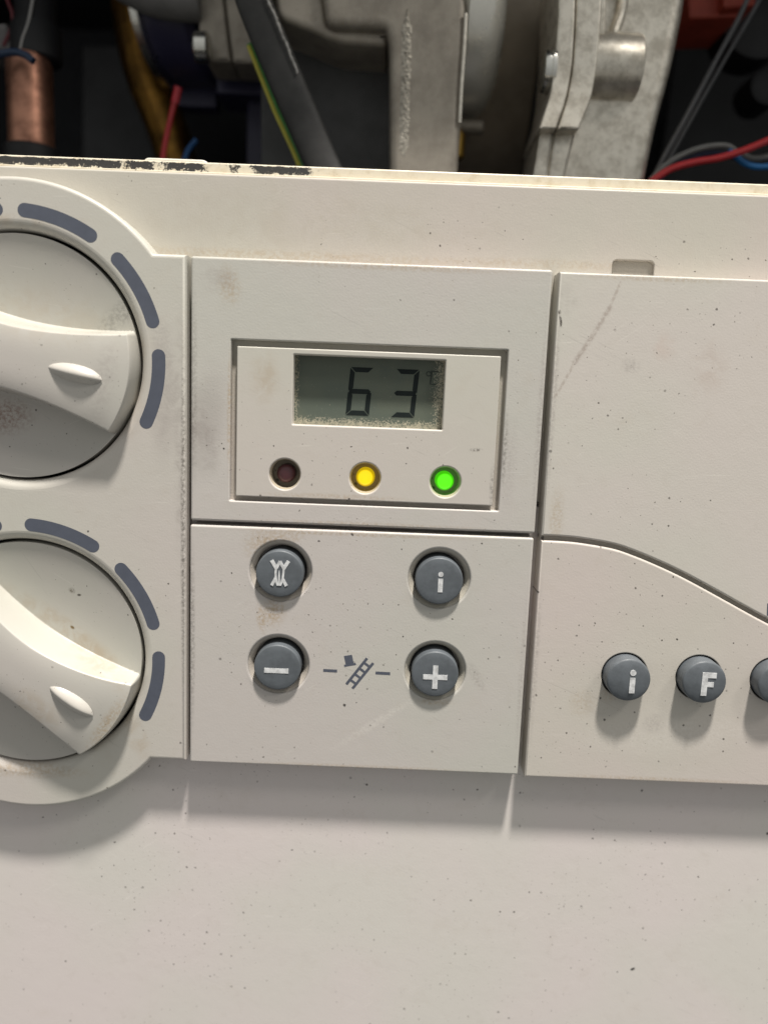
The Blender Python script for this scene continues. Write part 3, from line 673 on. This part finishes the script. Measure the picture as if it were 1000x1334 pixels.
c = P(602, 165, 60); MB().lathe(c, [(1.4, -3), (1.8, -2.6), (1.8, 5), (1.4, 5.4)], 'X', 20).build('spigot', alu_d, bf)
# drum
dr = thing('black_drum', 'dark brown motor drum between the zinc lid and the right casting', 'drum', P(680, 220, 70))
x0 = P(640, 80, 62).x; x1 = P(706, 80, 62).x; zc0 = 110
MB().lathe((x0, 118, zc0), [(54, -14), (56, -13), (56, (x1-x0)*.93), (55.4, (x1-x0)*.97), (54, (x1-x0)), (10, x1-x0+.3)], 'X', 96).build('shell', simple('brown_black_metal', (.36, .30, .23), .45, .2, .15, .05), dr, angle=50)
# right casting
rc = thing('blower_casting', 'pale cast aluminium blower housing with a bolted double flange and round boss', 'casting', P(800, 225, 42))
mb = MB(); mb.plate(rounded(PP([(778, -60), (905, -60), (896, 10), (880, 85), (862, 150), (838, 262), (700, 262), (726, 170), (752, 120)], 42), [0, 0, 3, 3, 3, 0, 0, 2, 2]), [], 43.5, 74, 3.2, seg=8); mb.build('body', alu, rc)
mb = MB(); mb.plate(rounded(PP([(728, -60), (750, -60), (749, 20), (745, 88), (737, 130), (724, 168), (702, 168), (716, 125), (722, 88), (727, 20)], 36), [0, 0, 3, 3, 2, .5, .5, 2, 3, 3]), [], 36, 58, .5); mb.build('flange', alu, rc)
mb = MB(); mb.plate(rounded(PP([(751.3, -60), (786, -60), (784, 20), (778, 88), (770, 130), (754, 168), (725.5, 168), (738.5, 130), (746.5, 88), (750.5, 20)], 36), [0, 0, 3, 3, 2, .5, .5, 2, 3, 3]), [], 36.4, 58, .6); mb.build('flange', alu, rc)
mb = MB(); mb.plate(rounded(PP([(778, -60), (793, -60), (790, 50), (777, 56)], 38), .4), [], 39, 58, .6); mb.build('web', alu, rc)
mb = MB(); mb.plate(rounded(PP([(704, 164), (722, 164), (708, 262), (688, 262)], 40), .4), [], 39.5, 60, .6); mb.build('lower_flange', alu, rc)
mb = MB(); mb.plate(rounded(PP([(722.5, 164), (752, 164), (728, 262), (708.5, 262)], 40), .4), [], 40.2, 60, .6); mb.build('lower_flange', alu, rc)
c = P(776, 88, 44); ln = P(829, 88, 44).x-c.x
MB().lathe((c.x, 44, c.z), [(7.3, -2), (7.3, ln-.7), (7.0, ln-.2), (6.5, ln), (1, ln+.15)], 'X', 48).build('boss', alu, rc)
mb = MB(); mb.tube([P(813, -40, 42.6), P(810, 10, 42.4), P(801, 40, 41.5), P(797, 56, 40)], 1.3, 10); mb.build('rib', alu, rc)
bt = MB(); c = P(705, 93, 40); ln = P(721, 93, 40).x-c.x
bt.lathe((c.x, 40, c.z), [(3.7, 0), (4.3, .25), (4.5, .7), (4.5, ln*.6), (4.9, ln*.64), (4.9, ln*.95), (3.4, ln), (3.4, ln+3)], 'X', 32); bt.build('bolt', zinc, rc)
# right side cables
rd = thing('red_connector', 'dull red plastic connector block at the upper right', 'connector', P(932, 20, 70))
mred = simple('red_plastic', (.30, .042, .022), .55, 0, .1, .2)
MB().plate(rounded(PP([(893, -60), (970, -60), (962, 22), (897, 24)], 66), .6), [], 66, 84, .7).build('block', mred, rd)
MB().plate(rounded(PP([(943, -60), (990, -60), (985, 6), (943, 9)], 62), .5), [], 62.5, 80, .6).build('lug', mred, rd)
wire('grey_cable', 'dark grey cable slanting down from the upper right, nearest the red block', [(985, -30), (962, 22), (932, 78), (895, 148), (862, 208), (845, 245)], .62, (.10, .10, .105), 56, cat='cable')
wire('grey_cable', 'dark grey cable slanting beside its twin, further from the red block', [(1004, -30), (978, 18), (944, 76), (902, 150), (868, 212), (850, 248)], .55, (.085, .085, .09), 58, cat='cable')
pl = thing('black_plug', 'round black plug behind the cables at the right edge', 'plug', P(990, 30, 74))
c = P(992, 22, 74); MB().lathe((c.x, 74, c.z), [(9, 0), (10.2, .6), (10.2, 12), (8, 13)], 'Y', 40).build('body', blk, pl)
c = P(1003, 110, 74); MB().lathe((c.x, 74, c.z), [(4, 0), (5.0, .6), (5.0, 12)], 'Y', 30).build('socket', blk, pl)
pn = thing('inner_panel', 'nearly black inner panel behind the cables on the right', 'panelling', P(960, 215, 130))  # plain inner panel of the boiler, not a separate shield
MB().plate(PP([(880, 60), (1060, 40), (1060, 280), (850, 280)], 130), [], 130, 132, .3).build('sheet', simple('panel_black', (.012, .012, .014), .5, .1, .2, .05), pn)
wire('grey_wire', 'pale grey wire arching low at the right, behind the red one', [(846, 236), (862, 219), (880, 206), (905, 195), (930, 190), (948, 191), (960, 199), (978, 206), (1000, 204), (1020, 199)], .72, (.16, .16, .155), 50)
wire('navy_wire', 'dark navy wire tucked under the pale grey wire at the right', [(852, 240), (870, 222), (890, 210), (912, 202), (935, 200), (960, 206)], .7, (.015, .02, .06), 52)
wire('red_wire', 'bright red wire rising to the right edge above the rim', [(846, 238), (858, 229), (876, 219), (905, 211), (935, 206), (965, 197), (990, 187), (1020, 174)], .85, (.50, .03, .035), 47)
wire('blue_wire', 'bright blue wire sagging at the right edge under the red one', [(948, 196), (958, 204), (968, 212), (982, 217), (1000, 217), (1025, 213)], .75, (.02, .16, .42), 50)
